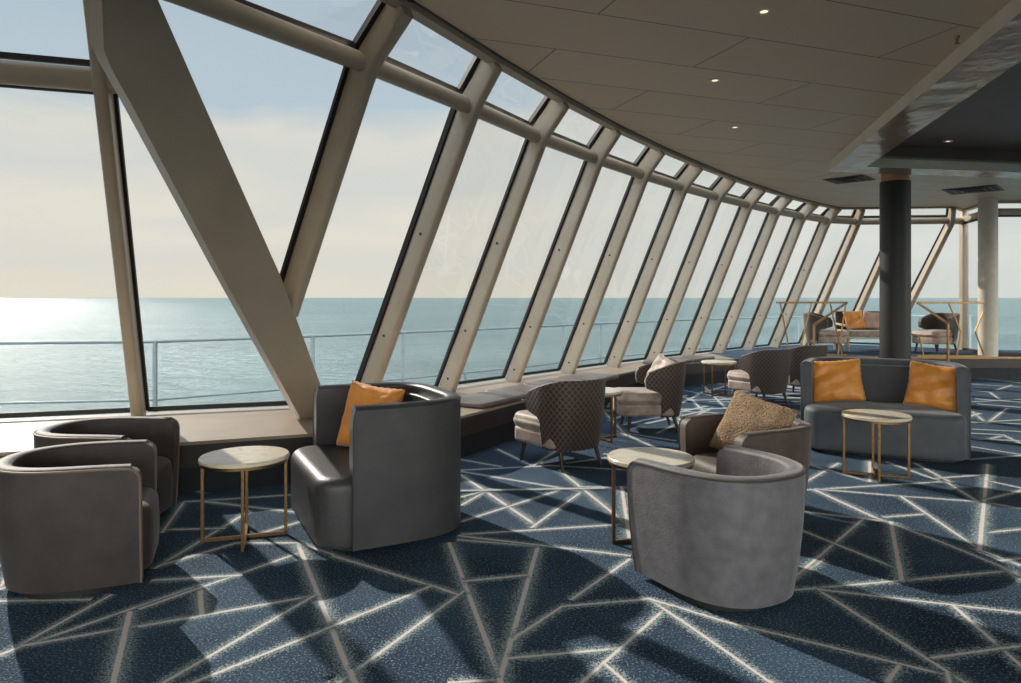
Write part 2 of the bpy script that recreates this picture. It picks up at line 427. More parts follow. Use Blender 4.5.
# upright windows beyond the corner
n_ = 16
for p, q in ((Q0,Q1),(Q1,Q2),(Q2,Q3)):
    root = window_root(n_, 'upright end window of the lounge'); n_ += 1
    bm = bmesh.new(); quad(bm, up(p,ZS), up(q,ZS), up(q,ZC), up(p,ZC)); obj('pane', bm, M['glass'], root, smooth=False)
    bm = bmesh.new(); add_bar(bm, up(p,ZK+.04), up(q,ZK+.04), .13, .10); add_bar(bm, up(p,ZC-.02), up(q,ZC-.02), .05, .10); bevel(bm,.01); obj('transom', bm, M['paint'], root)
    bm = bmesh.new(); add_bar(bm, up(q,ZS-.02), up(q,ZC), .08, .10); obj('mullion', bm, M['paint'], root)
    bm = bmesh.new(); add_bar(bm, up(p,ZS+.02), up(q,ZS+.02), .05, .08); add_bar(bm, up(p,ZK-.04), up(q,ZK-.04), .03, .06); obj('gasket', bm, M['gasket'], root)

# left facing wall (W1), a flat leaning plane
D1 = V((.951,.309,0)); N1 = V((.309,-.951,0)); B0 = V((-3.44,6.48,ZS)); LEAN = 1.39/2.7
def w1(s, z): return B0+D1*s+N1*LEAN*(z-ZS)+V((0,0,z-ZS))
Z1 = 3.9
s_ms = [-4.6, -3.1, -1.55, 0.0]
ou1 = depth_vec(w1(0,3)-w1(0,.4), D1);  ou1 = ou1 if ou1.y > 0 else -ou1
E0 = w1(1.42, ZS); EK = w1(.72, ZK); 
def w1end(z): return w1(1.42-1.12*(z-ZS)/(ZK-ZS), z)
n_ = 20
for i, s0 in enumerate(s_ms):
    root = window_root(n_, 'wide inward-leaning window facing the lounge, left of the diagonal brace'); n_ += 1
    last = i == len(s_ms)-1
    s1 = None if last else s_ms[i+1]
    e = (lambda z: w1end(z)) if last else (lambda z, s1=s1: w1(s1, z))
    bm = bmesh.new(); sweep(bm, [w1(s0,ZS-.02), w1(s0,1.5), w1(s0,2.8), w1(s0,Z1)], D1); obj('mullion', bm, M['paint'], root)
    g = ou1*(DEP/2+.01)
    bm = bmesh.new(); quad(bm, w1(s0,ZS)+g, e(ZS)+g, e(ZK)+g, w1(s0,ZK)+g); obj('lower_pane', bm, M['glass'], root, smooth=False)
    bm = bmesh.new(); quad(bm, w1(s0,ZK)+g, e(ZK)+g, e(Z1)+g, w1(s0,Z1)+g); obj('upper_pane', bm, M['glass'], root, smooth=False)
    bm = bmesh.new(); add_cyl(bm, w1(s0,ZK), e(ZK), .085, n=24); obj('transom', bm, M['paint'], root)
    bm = bmesh.new()
    gs = ou1*(DEP/2-.005)
    strip_frame(bm, w1(s0+.06,ZS+.005)+gs, e(ZS+.005)+gs-D1*.05, e(ZK-.095)+gs-D1*.05, w1(s0+.06,ZK-.095)+gs, .045, .03)
    strip_frame(bm, w1(s0+.06,ZK+.085)+gs, e(ZK+.085)+gs-D1*.05, e(Z1)+gs-D1*.05, w1(s0+.06,Z1)+gs, .045, .03)
    obj('gasket', bm, M['gasket'], root, smooth=False)
# header above the upper panes of that wall
bm = bmesh.new(); add_bar(bm, w1(-6.4,Z1), w1end(Z1), .12, .2); struct(obj('trim_1', bm, M['paint']), 'header beam over the left windows')

# diagonal steel brace
bn = (BR_T-BR_B).cross(tangent(2,TK)).normalized()
if bn.y > 0: bn = -bn
bm = bmesh.new()
sidev = (BR_T-BR_B).normalized().cross(bn)
SG = 1 if sidev.x > 0 else -1
def on_brace(x, y):                   # sight line onto the brace's face
    dr = V(((x-CX)/F, 1, (HY-y)/F)); o_ = V((0,0,H)); pf = BR_B+bn*.08
    return o_+dr*((pf-o_).dot(bn)/dr.dot(bn))
face = [on_brace(*p) for p in ((302,421),(334,421),(281,277),(202,100),(158,0),(134,-54),(98,-54),(102,0),(104,50),(112,70),(129,100),(223,277))]
fr_ = [bm.verts.new(p) for p in face]; bk_ = [bm.verts.new(p-bn*.16) for p in face]
bm.faces.new(fr_); bm.faces.new(list(reversed(bk_)))
for i in range(len(face)): j = (i+1) % len(face); bm.faces.new((fr_[i], bk_[i], bk_[j], fr_[j]))
bevel(bm, .012, 2, 60)
struct(obj('trim_2', bm, M['brace']), 'broad diagonal steel brace crossing the corner between the window walls')
# return panel closing the corner behind the brace
bm = bmesh.new()
ns = 8; L0 = []; R0 = []
for i in range(ns+1):
    t = i/ns; z = ZS+(Z1-ZS)*t
    bp_ = BR_B+(BR_T-BR_B)*min(1,(z-ZS)/(BR_T.z-ZS))-bn*.10-sidev*.10*SG
    bp_ = V((bp_.x, bp_.y, z)); L0.append(bm.verts.new(bp_)); R0.append(bm.verts.new(w1end(z)+ou1*.12))
for i in range(ns): bm.faces.new((L0[i], L0[i+1], R0[i+1], R0[i]))
o = obj('wall_corner', bm, M['brace'], smooth=False); struct(o)
sm = o.modifiers.new('t', 'SOLIDIFY'); sm.thickness = .04; sm.offset = 0

# ------------------------------------------------------------ ledge and platform
FR = [w1(-4.6,ZS)+N1*1.28, V((-2.5,5.33,0)), V((-1.6,5.68,0)), V((-1.02,6.08,0)), V((-.47,6.50,0)), V((.14,7.55,0)), V((1.22,9.60,0)), V((1.92,10.62,0)), V((2.9,11.75,0)), V((4.0,12.55,0)), V((5.0,12.9,0)), V((7.0,12.88,0)), V((9.3,12.85,0)), V((14.0,12.8,0))]
g0 = DEP/2+.06
BK = [w1(-4.6,ZS)+V((-.12,.3,0)), w1(0,ZS)+ou1*g0*1.3, w1(1.42,ZS)+ou1*g0*1.3]+[v3(TB[k],0)+V((-.17,.12,0)) for k in range(3,13)]+[V((6.7,16.3,0)),V((7.7,16.4,0)),V((8.6,16.0,0)),V((9.75,14.9,0)),V((14.0,13.55,0))]
def poly_slab(outline, z0, z1, mat_top=0, mat_side=0):
    bm = bmesh.new()
    vb = [bm.verts.new((p[0],p[1],z0)) for p in outline]; vt = [bm.verts.new((p[0],p[1],z1)) for p in outline]
    n = len(outline)
    for i in range(n):
        j = (i+1) % n; bm.faces.new((vb[i],vb[j],vt[j],vt[i])).material_index = mat_side
    f = bm.faces.new(vt); f.material_index = mat_top; g = bm.faces.new(list(reversed(vb)))
    f.normal_update(); g.normal_update(); bmesh.ops.triangulate(bm, faces=[f,g], ngon_method='EAR_CLIP')
    return bm
outl = [(p.x,p.y) for p in FR]+[(p.x,p.y) for p in reversed(BK)]
bm = poly_slab(outl, .20, ZS-.025, 1, 1)
struct(obj('wall_bench', bm, [M['ledge'], M['fascia']], smooth=False), 'dark wood front of the window bench and platform')
def offset_front(d):
    r = []
    for i, p in enumerate(FR):
        a = FR[max(i-1,0)]; b = FR[min(i+1,len(FR)-1)]; t = V((b.x-a.x, b.y-a.y, 0)).normalized(); n = V((-t.y,t.x,0))
        r.append(V((p.x,p.y,0))+n*d)
    return r
fr2 = offset_front(.03); fr3 = offset_front(-.015)
bm = poly_slab([(p.x,p.y) for p in fr2]+[(p.x,p.y) for p in reversed(BK)], 0, .20, 0, 0)
struct(obj('baseboard_bench', bm, M['plinth'], smooth=False))
cut = 9
bm = poly_slab([(p.x,p.y) for p in fr3[:cut+1]]+[(p.x,p.y) for p in reversed(BK[:11])], ZS-.025, ZS, 0, 0)
struct(obj('trim_3', bm, M['ledge'], smooth=False), 'pale board along the top of the window bench')
bm = poly_slab([(p.x,p.y) for p in fr3[cut:]]+[(p.x,p.y) for p in reversed(BK[10:])], ZS-.025, ZS, 0, 0)
struct(obj('floor_platform', bm, M['carpet'], smooth=False), 'carpeted raised platform at the far end')
bm = bmesh.new()
for a, b in zip(fr3[10:], fr3[11:]): add_bar(bm, up(a,ZS-.005), up(b,ZS-.005), .035, .03)
struct(obj('trim_4', bm, M['brass'], smooth=False), 'brass nosing on the platform edge')

# ------------------------------------------------------------ carpet with its line pattern
segs = []
def crop(x0, y0, sc, lst, w=.009):
    for s in lst:
        ww = s[4] if len(s) > 4 else w
        segs.append((floor_pt(x0+s[0]/sc, y0+s[1]/sc), floor_pt(x0+s[2]/sc, y0+s[3]/sc), ww))
TH = .013
crop(0,540,4.775,[(0,555,530,262),(75,520,955,215),(110,505,955,358),(620,345,540,683,TH),(-100,293,430,285),(0,230,75,95),(-40,135,75,100),(0,235,100,205),(740,135,955,10),(750,130,955,65),(725,195,955,185),(780,683,955,580),(75,95,140,-40),(-200,620,75,520),(540,683,500,860,TH)])
crop(140,483,3.414,[(0,490,595,385),(210,450,205,350,TH),(0,430,540,240),(45,332,345,315),(55,290,375,95),(75,280,330,205),(330,205,540,205),(75,160,290,155),(150,65,75,170),(150,65,530,40),(210,62,600,108),(370,185,590,120),(540,210,715,650,TH),(540,205,751,275),(80,683,595,385),(180,683,610,510),(610,510,751,445),(680,683,751,635),(-60,775,80,683),(60,740,180,683)])
crop(320,540,4.641,[(60,75,640,250),(600,15,835,640,TH),(670,190,965,165),(1010,35,835,650,TH),(640,0,1010,30),(50,405,515,215),(90,664,665,240),(905,460,1021,380),(880,550,1021,540),(835,650,600,664),(835,650,870,860,TH),(-60,780,90,664),(140,610,190,730,TH)])
crop(440,440,4.268,[(90,405,790,360),(80,410,810,495),(90,150,410,365,TH),(90,135,600,220),(390,375,600,225),(90,350,510,215),(90,280,215,210),(90,245,200,215),(510,130,790,355,TH),(90,130,470,110),(470,110,900,135),(90,85,260,115),(245,40,390,110),(400,110,520,30),(600,200,800,205),(100,605,375,578),(560,683,810,510),(775,200,810,430,TH),(0,635,70,660),(540,100,760,70),(700,60,930,90)])
crop(480,560,4.254,[(150,330,350,200),(350,200,720,168),(135,420,600,378),(435,523,785,212),(535,448,620,523),(720,168,1021,375),(720,168,830,200),(300,640,435,523),(620,523,760,650)])
crop(680,560,2.994,[(0,180,270,368),(-15,140,130,185),(130,185,810,350),(415,92,850,368,.010),(340,92,980,35),(415,90,1021,160),(820,140,1021,320,.010),(755,295,955,268),(655,320,620,368,.010),(800,340,815,400),(650,0,665,60),(340,62,430,0),(970,30,1100,110),(1021,160,1200,185),(270,368,420,470),(850,368,1000,460),(1021,320,1150,430),(955,268,1200,240)])
crop(780,460,4.237,[(100,130,720,92),(150,125,510,155),(510,155,860,180),(860,180,1200,240),(150,130,400,245,TH),(400,245,670,345,.010),(670,345,940,455,.010),(940,455,1100,540,.010),(90,220,470,265),(350,255,50,510),(90,300,500,465),(470,265,515,510,TH),(510,155,850,385,.010),(850,385,1100,480,.010),(440,245,610,232),(880,310,1200,280),(880,20,845,385,TH),(700,92,840,180),(930,430,1200,400),(870,170,1200,90),(100,100,250,15),(100,15,380,95),(380,0,380,95,TH),(570,15,720,95),(660,80,860,65),(450,10,680,92),(880,90,1200,160)])
crop(560,370,3.927,[(190,200,500,100),(230,245,455,280),(370,305,225,240),(480,130,560,90),(510,110,570,170),(240,130,480,210),(430,70,690,120),(560,60,650,150),(380,250,600,150),(160,150,260,260)])
crop(940,370,6.21,[(200,260,290,335),(290,335,415,240),(310,140,370,185),(200,370,700,395),(310,430,400,410),(400,410,503,460),(200,480,700,560),(200,200,700,175),(200,130,310,140),(200,90,700,120),(200,330,700,300),(170,560,700,520)])
# the pattern carries on where the photograph gives no single line
rnd = random.Random(3)
def shows(p, q, lim):
    for i in range(13):
        c = p+(q-p)*i/12
        if c.y > .3:
            x, y = CX+F*c.x/c.y, HY+F*H/c.y
            if -10 < x < 1031 and lim < y < 700: return True
    return False
def rline(x0, x1, y0, y1, n, lim=448):
    for _ in range(n):
        p = V((rnd.uniform(x0,x1), rnd.uniform(y0,y1), 0)); a = rnd.choice((.05,.35,.8,1.35,1.9,2.5,2.9))+rnd.uniform(-.12,.12); l = rnd.uniform(.8,2.2)
        q = p+V((math.cos(a)*l, math.sin(a)*l, 0))
        if shows(p, q, lim): continue
        segs.append((p, q, rnd.choice((.009,.010,.013))))
rline(-.2,4.2,7.6,12.2,40); rline(4.0,12,6.5,12.6,60); rline(-4,-1.2,4.2,5.4,20,505); rline(-5,6,-3,2.3,80,0); rline(5,12,-2,6,55); rline(-7,-3,0,4,18)
rline(-.4,.2,5.0,6.2,2)
# a clear length: no two strips share a height
bm = bmesh.new(); uvl = bm.loops.layers.uv.new('UVMap')
x0, x1, y0, y1 = -9, 14.2, -5.2, 17
ff = offset_front(.3)
f = bm.faces.new([bm.verts.new((p[0],p[1],0)) for p in [(-8.2,-5.2),(14.2,-5.2),(14.2,ff[-1].y)]+[(p.x,p.y) for p in reversed(ff)]+[(-8.2,ff[0].y)]]); f.material_index = 0
f.normal_update(); bmesh.ops.triangulate(bm, faces=[f], ngon_method='EAR_CLIP')
for i, (p, q, w) in enumerate(segs):
    d = q-p
    if d.length < .03 or q.y > 30: continue
    d.normalize(); n = V((-d.y,d.x,0)); hw = w*9; z = .0004+.00004*i
    p = p-d*w*.8; q = q+d*w*.8
    vs = [bm.verts.new((c.x,c.y,z)) for c in (p-n*hw, q-n*hw, q+n*hw, p+n*hw)]
    f = bm.faces.new(vs); f.material_index = 1
    for lp, vv in zip(f.loops, (-hw,-hw,hw,hw)): lp[uvl].uv = (w, vv)
struct(obj('floor', bm, [M['carpet'], M['line']], smooth=False), 'navy carpet with a network of pale crossing lines')

# ------------------------------------------------------------ ceiling
CE = [V((-3.4,.2,0)), v3(TT[0],0)]+[v3(TT[k],0) for k in range(1,16)]+[V((9.6,14.8,0)), V((9.3,13.5,0)), V((14.2,13.4,0)), V((14.2,-5.2,0)), V((-7,-5.2,0)), V((-7,.2,0))]
FO = [V((4.37,9.64,0)), V((9.6,10.55,0)), V((9.6,3.0,0)), V((2.62,2.25,0))]     # outer corners of the recess frame
def inset_poly(P, d):
    n = len(P); out = []
    for i in range(n):
        a, b, c = P[i-1], P[i], P[(i+1) % n]
        e1 = (b-a).normalized(); e2 = (c-b).normalized()
        n1 = V((e1.y,-e1.x,0)); n2 = V((e2.y,-e2.x,0))    # clockwise list: inside on the right
        m = (n1+n2); out.append(b+m*(d/(1+n1.dot(n2))))
    return out
FI = inset_poly(FO, .42)
def filled(bm, loops, z, mat=0):
    es = []
    for lp in loops:
        vs = [bm.verts.new((p.x,p.y,z)) for p in lp]
        for i in range(len(vs)): es.append(bm.edges.new((vs[i], vs[(i+1) % len(vs)])))
    r = bmesh.ops.triangle_fill(bm, edges=es, use_beauty=True)
    for g in r['geom']:
        if isinstance(g, bmesh.types.BMFace): g.material_index = mat
bm = bmesh.new(); filled(bm, [CE, FI], ZC); filled(bm, [CE], ZC+.45)
n = len(CE)
for i in range(n):
    a, b = CE[i], CE[(i+1) % n]; quad(bm, up(a,ZC), up(b,ZC), up(b,ZC+.45), up(a,ZC+.45))
struct(obj('ceiling', bm, M['ceiling'], smooth=False), 'taupe panelled ceiling')
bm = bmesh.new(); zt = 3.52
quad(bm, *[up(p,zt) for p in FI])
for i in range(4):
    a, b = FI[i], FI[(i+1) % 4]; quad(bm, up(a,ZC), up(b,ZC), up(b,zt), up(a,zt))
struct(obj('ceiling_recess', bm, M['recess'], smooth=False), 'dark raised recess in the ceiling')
zb = ZC-.12
bm = bmesh.new()
for i in range(4):
    a, b, c, d = FO[i], FO[(i+1)%4], FI[(i+1)%4], FI[i]
    quad(bm, up(a,zb), up(b,zb), up(c,zb), up(d,zb), 1)
    quad(bm, up(a,zb), up(b,zb), up(b,ZC), up(a,ZC), 0); quad(bm, up(d,zb), up(c,zb), up(c,ZC+.03), up(d,ZC+.03), 0)
bmesh.ops.remove_doubles(bm, verts=bm.verts, dist=.0005)
struct(obj('trim_5', bm, [M['alu'], M['mirror']], smooth=False), 'metal frame hanging round the ceiling recess')
bm = bmesh.new()
lip = CE[:18]
for a, b in zip(lip, lip[1:]): add_bar(bm, up(a,ZC-.005), up(b,ZC-.005), .05, .09)
struct(obj('trim_6', bm, M['paint'], smooth=False), 'rim along the curved ceiling edge')
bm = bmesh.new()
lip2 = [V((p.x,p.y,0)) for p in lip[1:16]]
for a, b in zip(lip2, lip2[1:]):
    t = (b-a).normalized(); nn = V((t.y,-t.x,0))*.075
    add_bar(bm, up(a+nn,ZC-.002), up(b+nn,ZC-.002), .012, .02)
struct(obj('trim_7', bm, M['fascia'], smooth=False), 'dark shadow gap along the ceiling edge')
# roof over the left window wall
bm = poly_slab([(-9,4.5),(w1(-6.4,Z1).x,w1(-6.4,Z1).y+.2),(w1end(Z1).x+.3,w1end(Z1).y+.3),(-.9,4.2),(-1.96,2.3),(-3.4,.2),(-9,.2)], Z1, Z1+.1)
struct(obj('ceiling_left', bm, M['wall'], smooth=False), 'higher ceiling over the left windows')

# walls out of frame
def wall(name, a, b, z0, z1, m=M['wall']):
    bm = bmesh.new(); add_bar(bm, V((a[0],a[1],(z0+z1)/2)), V((b[0],b[1],(z0+z1)/2)), z1-z0, .12, side=V((0,0,1)))
    return struct(obj(name, bm, m, smooth=False))
wall('wall_left', (-8.2,-5.2), (-8.2,5.1), 0, 3.9)
wall('wall_right', (14.2,-5.2), (14.2,1.0), 0, 3.4)
wall('wall_right', (14.2,1.0), (14.2,13.4), 0, .5)
wall('wall_back', (-8.2,-5.2), (14.2,-5.2), 0, .5)
wall('wall_back', (-8.2,-5.2), (14.2,-5.2), 3.0, 3.9)
root = window_root(30, 'long unseen window added behind the viewer for fill light')  # unseen glazing, added so the bright sky behind lifts the interior
bm = bmesh.new(); quad(bm, V((-8.2,-5.2,.5)), V((14.2,-5.2,.5)), V((14.2,-5.2,3.0)), V((-8.2,-5.2,3.0))); obj('pane', bm, M['glass'], root, smooth=False)
bm = bmesh.new()
for i in range(12): add_bar(bm, V((-8.2+i*2.036,-5.2,.5)), V((-8.2+i*2.036,-5.2,3.0)), .1, .12)
obj('mullion', bm, M['paint'], root, smooth=False)
root = window_root(31, 'long unseen window added on the right side for fill light')  # also out of view, added to let more daylight into the room
bm = bmesh.new(); quad(bm, V((14.2,1,.5)), V((14.2,13.4,.5)), V((14.2,13.4,3.35)), V((14.2,1,3.35))); obj('pane', bm, M['glass'], root, smooth=False)

# ------------------------------------------------------------ outside: sea, deck, rail
bm = bmesh.new()
quad(bm, V((-40000,-40000,-25)), V((40000,-40000,-25)), V((40000,60000,-25)), V((-40000,60000,-25)))
o = obj('sea', bm, M['sea'], smooth=False); o['kind'] = 'stuff'; tag(o, 'open teal sea out to the horizon', 'sea')
RP = [V((-9.5,7.4,0)), V((-6.3,7.93,0)), V((-4.2,8.27,0)), V((-2.67,9.45,0)), V((-1.6,10.4,0)), V((.16,12.1,0)), V((1.8,14.0,0)), V((4.46,16.5,0)), V((6.3,17.9,0)), V((9,19.2,0)), V((13,19.8,0))]
bm = poly_slab([(p.x,p.y+.15) for p in RP]+[(15,18),(15,13.2),(9.7,13.6),(8.4,15.4),(6.5,15.4),(4.2,13.4),(0,8.8),(-1.6,6.8),(-3.4,6.2),(-8,4.8),(-10,5)], -.2, -.08)
struct(obj('floor_deck', bm, M['deck'], smooth=False), 'outer walkway deck')
rl = thing('deck_railing', 'blue-grey two-bar railing on the open deck outside the windows', 'railing', (0,0,0))
bm = bmesh.new()
for a, b in zip(RP, RP[1:]): add_cyl(bm, up(a,.98), up(b,.98), .021, n=10)
obj('top_rail', bm, M['railpaint'], rl)
bm = bmesh.new()
for a, b in zip(RP, RP[1:]): add_cyl(bm, up(a,.29), up(b,.29), .014, n=10)
obj('lower_rail', bm, M['railpaint'], rl)
for i, p in enumerate(RP):
    for q in ([p] if i == 0 else [p, (p+RP[i-1])/2] if (p-RP[i-1]).length > 2.2 else [p]):
        bm = bmesh.new(); add_bar(bm, up(q,-.1), up(q,.98), .04, .04); obj('post', bm, M['railpaint'], rl, smooth=False)

# ------------------------------------------------------------ columns
c = thing('column', 'dark round column behind the grey sofa', 'column', (5.66,10.3,0))
bm = bmesh.new(); add_cyl(bm, (0,0,0), (0,0,3.2), .205, n=48); obj('shaft', bm, M['column'], c)
bm = bmesh.new(); add_cyl(bm, (0,0,3.2), (0,0,ZC), .185, n=48); obj('collar', bm, M['collar'], c)
c = thing('column', 'slender cream round column on the far platform edge', 'column', (8.88,13.02,ZS))
bm = bmesh.new(); add_cyl(bm, (0,0,0), (0,0,ZC-ZS), .158, n=40); obj('shaft', bm, M['whitecol'], c)

# ------------------------------------------------------------ upholstery shells
def u_path(front, back, hw, straight, nexp=2.0, flare=0.0):
    """plan outline of a tub, facing +x; returns interpolator over arc length"""
    pts = []
    m = 60
    a_ = back+straight
    for i in range(13): pts.append((front+(straight-front)*i/12, hw))
    for i in range(1, m):
        th = math.pi/2-math.pi*i/m
        cs_, sn = math.cos(th), math.sin(th)
        pts.append((straight-a_*abs(cs_)**(2/nexp), hw*math.copysign(abs(sn)**(2/nexp), sn)))
    for i in range(13): pts.append((straight+(front-straight)*i/12, -hw))
    # resample
    cum = [0]
    for p, q in zip(pts, pts[1:]): cum.append(cum[-1]+math.dist(p,q))
    Lt = cum[-1]
    def at(s):                        # s in -1..1
        d = (s+1)/2*Lt; d = min(max(d,0),Lt)
        for i in range(len(cum)-1):
            if d <= cum[i+1]+1e-9:
                t = (d-cum[i])/max(cum[i+1]-cum[i],1e-9)
                return V((pts[i][0]+(pts[i+1][0]-pts[i][0])*t, pts[i][1]+(pts[i+1][1]-pts[i][1])*t, 0))
        return V((*pts[-1],0))
    return at, Lt
def shell(at, Lt, z0, ztop, thick, Send=lambda v: 1.0, taper=0.0, ns=56, nv=10, out=lambda s, v: 0.0, rimpart=0):
    bm = bmesh.new(); uvl = bm.loops.layers.uv.new('UVMap')
    sec = []                          # (offset inward, v, dz)
    r = thick/2
    VL = [j/nv for j in range(nv)]+[1.0]; m_ = nv-4
    VL = [.90*j/m_ for j in range(m_)]+[.90,.935,.965,.987,1.0]
    for j in range(nv+1): sec.append((0.0, VL[j], 0.0))
    for j in range(1, 6):
        a = math.pi*j/6; sec.append((r-r*math.cos(a), 1.0, .45*r*math.sin(a)))
    for j in range(nv, -1, -1): sec.append((thick, VL[j], 0.0))
    grid = []
    for i in range(ns+1):
        row = []
        q = -1+2*i/ns
        for (o, v, dz) in sec:
            s = q*Send(v); p = at(s); e = .01
            t = (at(min(s+e,1))-at(max(s-e,-1))).normalized(); nrm = V((t.y,-t.x,0))   # outward?
            if nrm.dot(p-V((0.0,0,0))) < 0 and abs(s) < .6: nrm = -nrm
            zt = ztop(s)-.45*r
            z = z0+(zt-z0)*v+dz
            row.append(((p+nrm*(-o-taper*(1-v)*(1-v)+out(s,v)))+V((0,0,z)), s*Lt/2, z))
        grid.append(row)
    vs = [[bm.verts.new(c[0]) for c in row] for row in grid]
    m = len(sec)
    for i in range(ns):
        for j in range(m):
            k = (j+1) % m
            try: f = bm.faces.new((vs[i][j], vs[i+1][j], vs[i+1][k], vs[i][k]))
            except ValueError: continue
            for lp, (a_, b_) in zip(f.loops, ((i,j),(i+1,j),(i+1,k),(i,k))): lp[uvl].uv = (grid[a_][b_][1], grid[a_][b_][2])
    for i in (0, ns):
        loop = vs[i]
        for j in range(nv):
            bm.faces.new((loop[j], loop[j+1], loop[m-2-j], loop[m-1-j]))
        top = [loop[j] for j in range(nv, m-nv)]
        if len(top) > 2: bm.faces.new(top)
    return bm, grid
def tube_path(pts, r, n=8):
    bm = bmesh.new(); rings = []
    for i, p in enumerate(pts):
        d = pts[min(i+1,len(pts)-1)]-pts[max(i-1,0)]
        R = frame_from(d); rings.append([p+R@V((r*math.cos(2*math.pi*k/n), r*math.sin(2*math.pi*k/n), 0)) for k in range(n)])
    loft(bm, rings); return bm

# normals: with points running +y side first, outward is to the right of travel reversed; check sign once
def make_tub(label, fab, seatfab, pipe, loc, rz, group=None):
    root = thing('tub_armchair', label, 'armchair', loc, rz, group)
    at, Lt = u_path(.31, .40, .37, .04, 2.3)
    zt = lambda s: .66-.012*max(0,(abs(s)-.55)/.45)**2
    se = lambda v: 1.0-.05*(1-math.sqrt(max(0,1-(max(0,v-.9)/.1)**2)))
    bm, grid = shell(at, Lt, .035, zt, .085, se, taper=.055)
    bevel_o = obj('shell', bm, fab, root, sharp=50)
    rim = [row[10][0]+V((0,0,.004)) for row in grid]; j = [V((p.x,p.y,p.z)) for p in rim]
    # piping runs up the arm fronts and over the outer rim
    pre = [grid[0][k][0] for k in range(0,10)]; post = [grid[-1][k][0] for k in range(9,-1,-1)]
    obj('piping', tube_path(pre+j+post, .006), pipe, bevel_o)
    bm = soft_block(.60, .555, .06, .40, .14, .06, cx=.045, belly=.006, crown=.012); obj('seat', bm, seatfab, root)
    bm = bmesh.new(); rings = []
    for z, k in ((0,.86),(.04,.86)): rings.append([V((x*k+.0,y*k,z)) for x, y in rrect(.66,.70,.30,8)])
    loft(bm, rings); obj('base', bm, M['base'], root)
    return root

tubA = make_tub('taupe velvet tub armchair nearest the left edge, its curved back to the viewer', M['velvet_taupe'], M['velvet_taupe'], M['piping'], (-2.30,3.78,0), math.atan2(.36,.93), None)
tubB = dup(tubA, (-2.66,4.62,0), math.radians(3), 'taupe velvet tub armchair under the left window, behind the nearest left one')
tubC = make_tub('big grey velvet tub armchair in the front, its rounded back to the viewer', M['velvet_grey'], M['velvet_grey'], M['dark_piping'], (1.10,3.64,0), math.atan2(.87,-.5))
tubD = make_tub('grey-brown velvet tub armchair holding a beige nubby cushion', M['velvet_brown'], M['velvet_brown'], M['dark_piping'], (1.62,4.78,0), math.atan2(-.3,-.95))

def make_loveseat(label, fab, loc, rz, w=1.22):
    root = thing('loveseat', label, 'sofa', loc, rz)
    hw = w/2
    at, Lt = u_path(0, .80, hw, -.10, 3.6)
    zt = lambda s: .865
    se = lambda v: 1.0-.012*(max(0,v-.9)/.1)**2
    bm, grid = shell(at, Lt, .03, zt, .10, se, taper=.0, ns=80)
    s = obj('shell', bm, fab, root, sharp=50)
    rim = [row[10][0] for row in grid]
    pre = [grid[0][k][0] for k in range(0,10)]; post = [grid[-1][k][0] for k in range(9,-1,-1)]
    obj('piping', tube_path(pre+rim+post, .005), fab, s)
    bm = soft_block(.72, w-.06, .035, .445, .17, .07, cx=-.36+.19, belly=0.0, crown=.01, n=8)
    obj('seat', bm, fab, root)
    # inner padded back
    at2, L2 = u_path(-.42, .705, hw-.097, -.44, 3.6)
    bm, g2 = shell(at2, L2, .40, lambda s: .80, .05, lambda v: 1-.02*v, ns=60)
    obj('backrest_padding', bm, fab, root)
    bm = bmesh.new(); loft(bm, [[V((x-.27,y,z)) for x, y in rrect(.74,w-.2,.14,8)] for z in (0,.045)]); obj('base', bm, M['base'], root)
    return root
fC = V((-.89,-.45,0)); fG = V((-.46,-.89,0))
sofaC = make_loveseat('grey leather high-backed loveseat in the centre left, one orange cushion in its corner', M['leather'], (-1.17,4.57,0), math.atan2(fC.y,fC.x), 1.16)
sofaG = make_loveseat('slate grey loveseat at the right holding two orange cushions', M['leather_blue'], (3.53,6.66,0), math.atan2(fG.y,fG.x), 1.42)

# ------------------------------------------------------------ cushions
def make_cushion(name, label, m, size, loc, rot, thick=.07, seed=1, group=None, wr=.006):
    rn = random.Random(seed); n = 26
    bm = bmesh.new(); front = {}; back = {}
    ph = [rn.uniform(0,6.28) for _ in range(8)]
    for i in range(n+1):
        for j in range(n+1):
            u = -1+2*i/n; v = -1+2*j/n
            pinch = 1-.07*(1-abs(u)**1.0*1.0)*abs(v)**4; pinch2 = 1-.07*(1-abs(v))*abs(u)**4
            x = u*size[0]/2*(pinch2); y = v*size[1]/2*(pinch)
            e = max(0,(1-u**4)*(1-v**4)); t = thick*e**.55
            w = wr*(math.sin(7*u+ph[0]+3*v)+math.sin(9*v+ph[1]-4*u)+.7*math.sin(15*u*v+ph[2]))*e
            edge = 1 if (i in (0,n) or j in (0,n)) else 0
            jit = .003*math.sin(i*2.1+j*1.7+ph[3])*edge
            front[i,j] = bm.verts.new((x+jit, y+jit, t+w))
            back[i,j] = front[i,j] if edge else bm.verts.new((x, y, -t*.9+w*.5))
    for i in range(n):
        for j in range(n):
            bm.faces.new((front[i,j],front[i+1,j],front[i+1,j+1],front[i,j+1]))
            bm.faces.new((back[i,j],back[i,j+1],back[i+1,j+1],back[i+1,j]))
    o = obj(name, bm, m, sharp=180); o.location = loc; o.rotation_euler = rot
    return tag(o, label, 'cushion', group)
from mathutils import Euler
def facing(n, spin=0):                 # rotation taking local +z to n, local y near up
    n = V(n).normalized(); y = V((0,0,1)); y = (y-n*y.dot(n)).normalized(); x = y.cross(n)
    R = Matrix((x,y,n)).transposed() @ Matrix.Rotation(spin,3,'Z')
    return R.to_euler()
make_cushion('cushion', 'orange satin cushion in the corner of the grey leather loveseat', M['orange'], (.47,.46), (-.97,4.84,.67), facing((-.42,-.86,.28), math.radians(-5)), .065, 1)
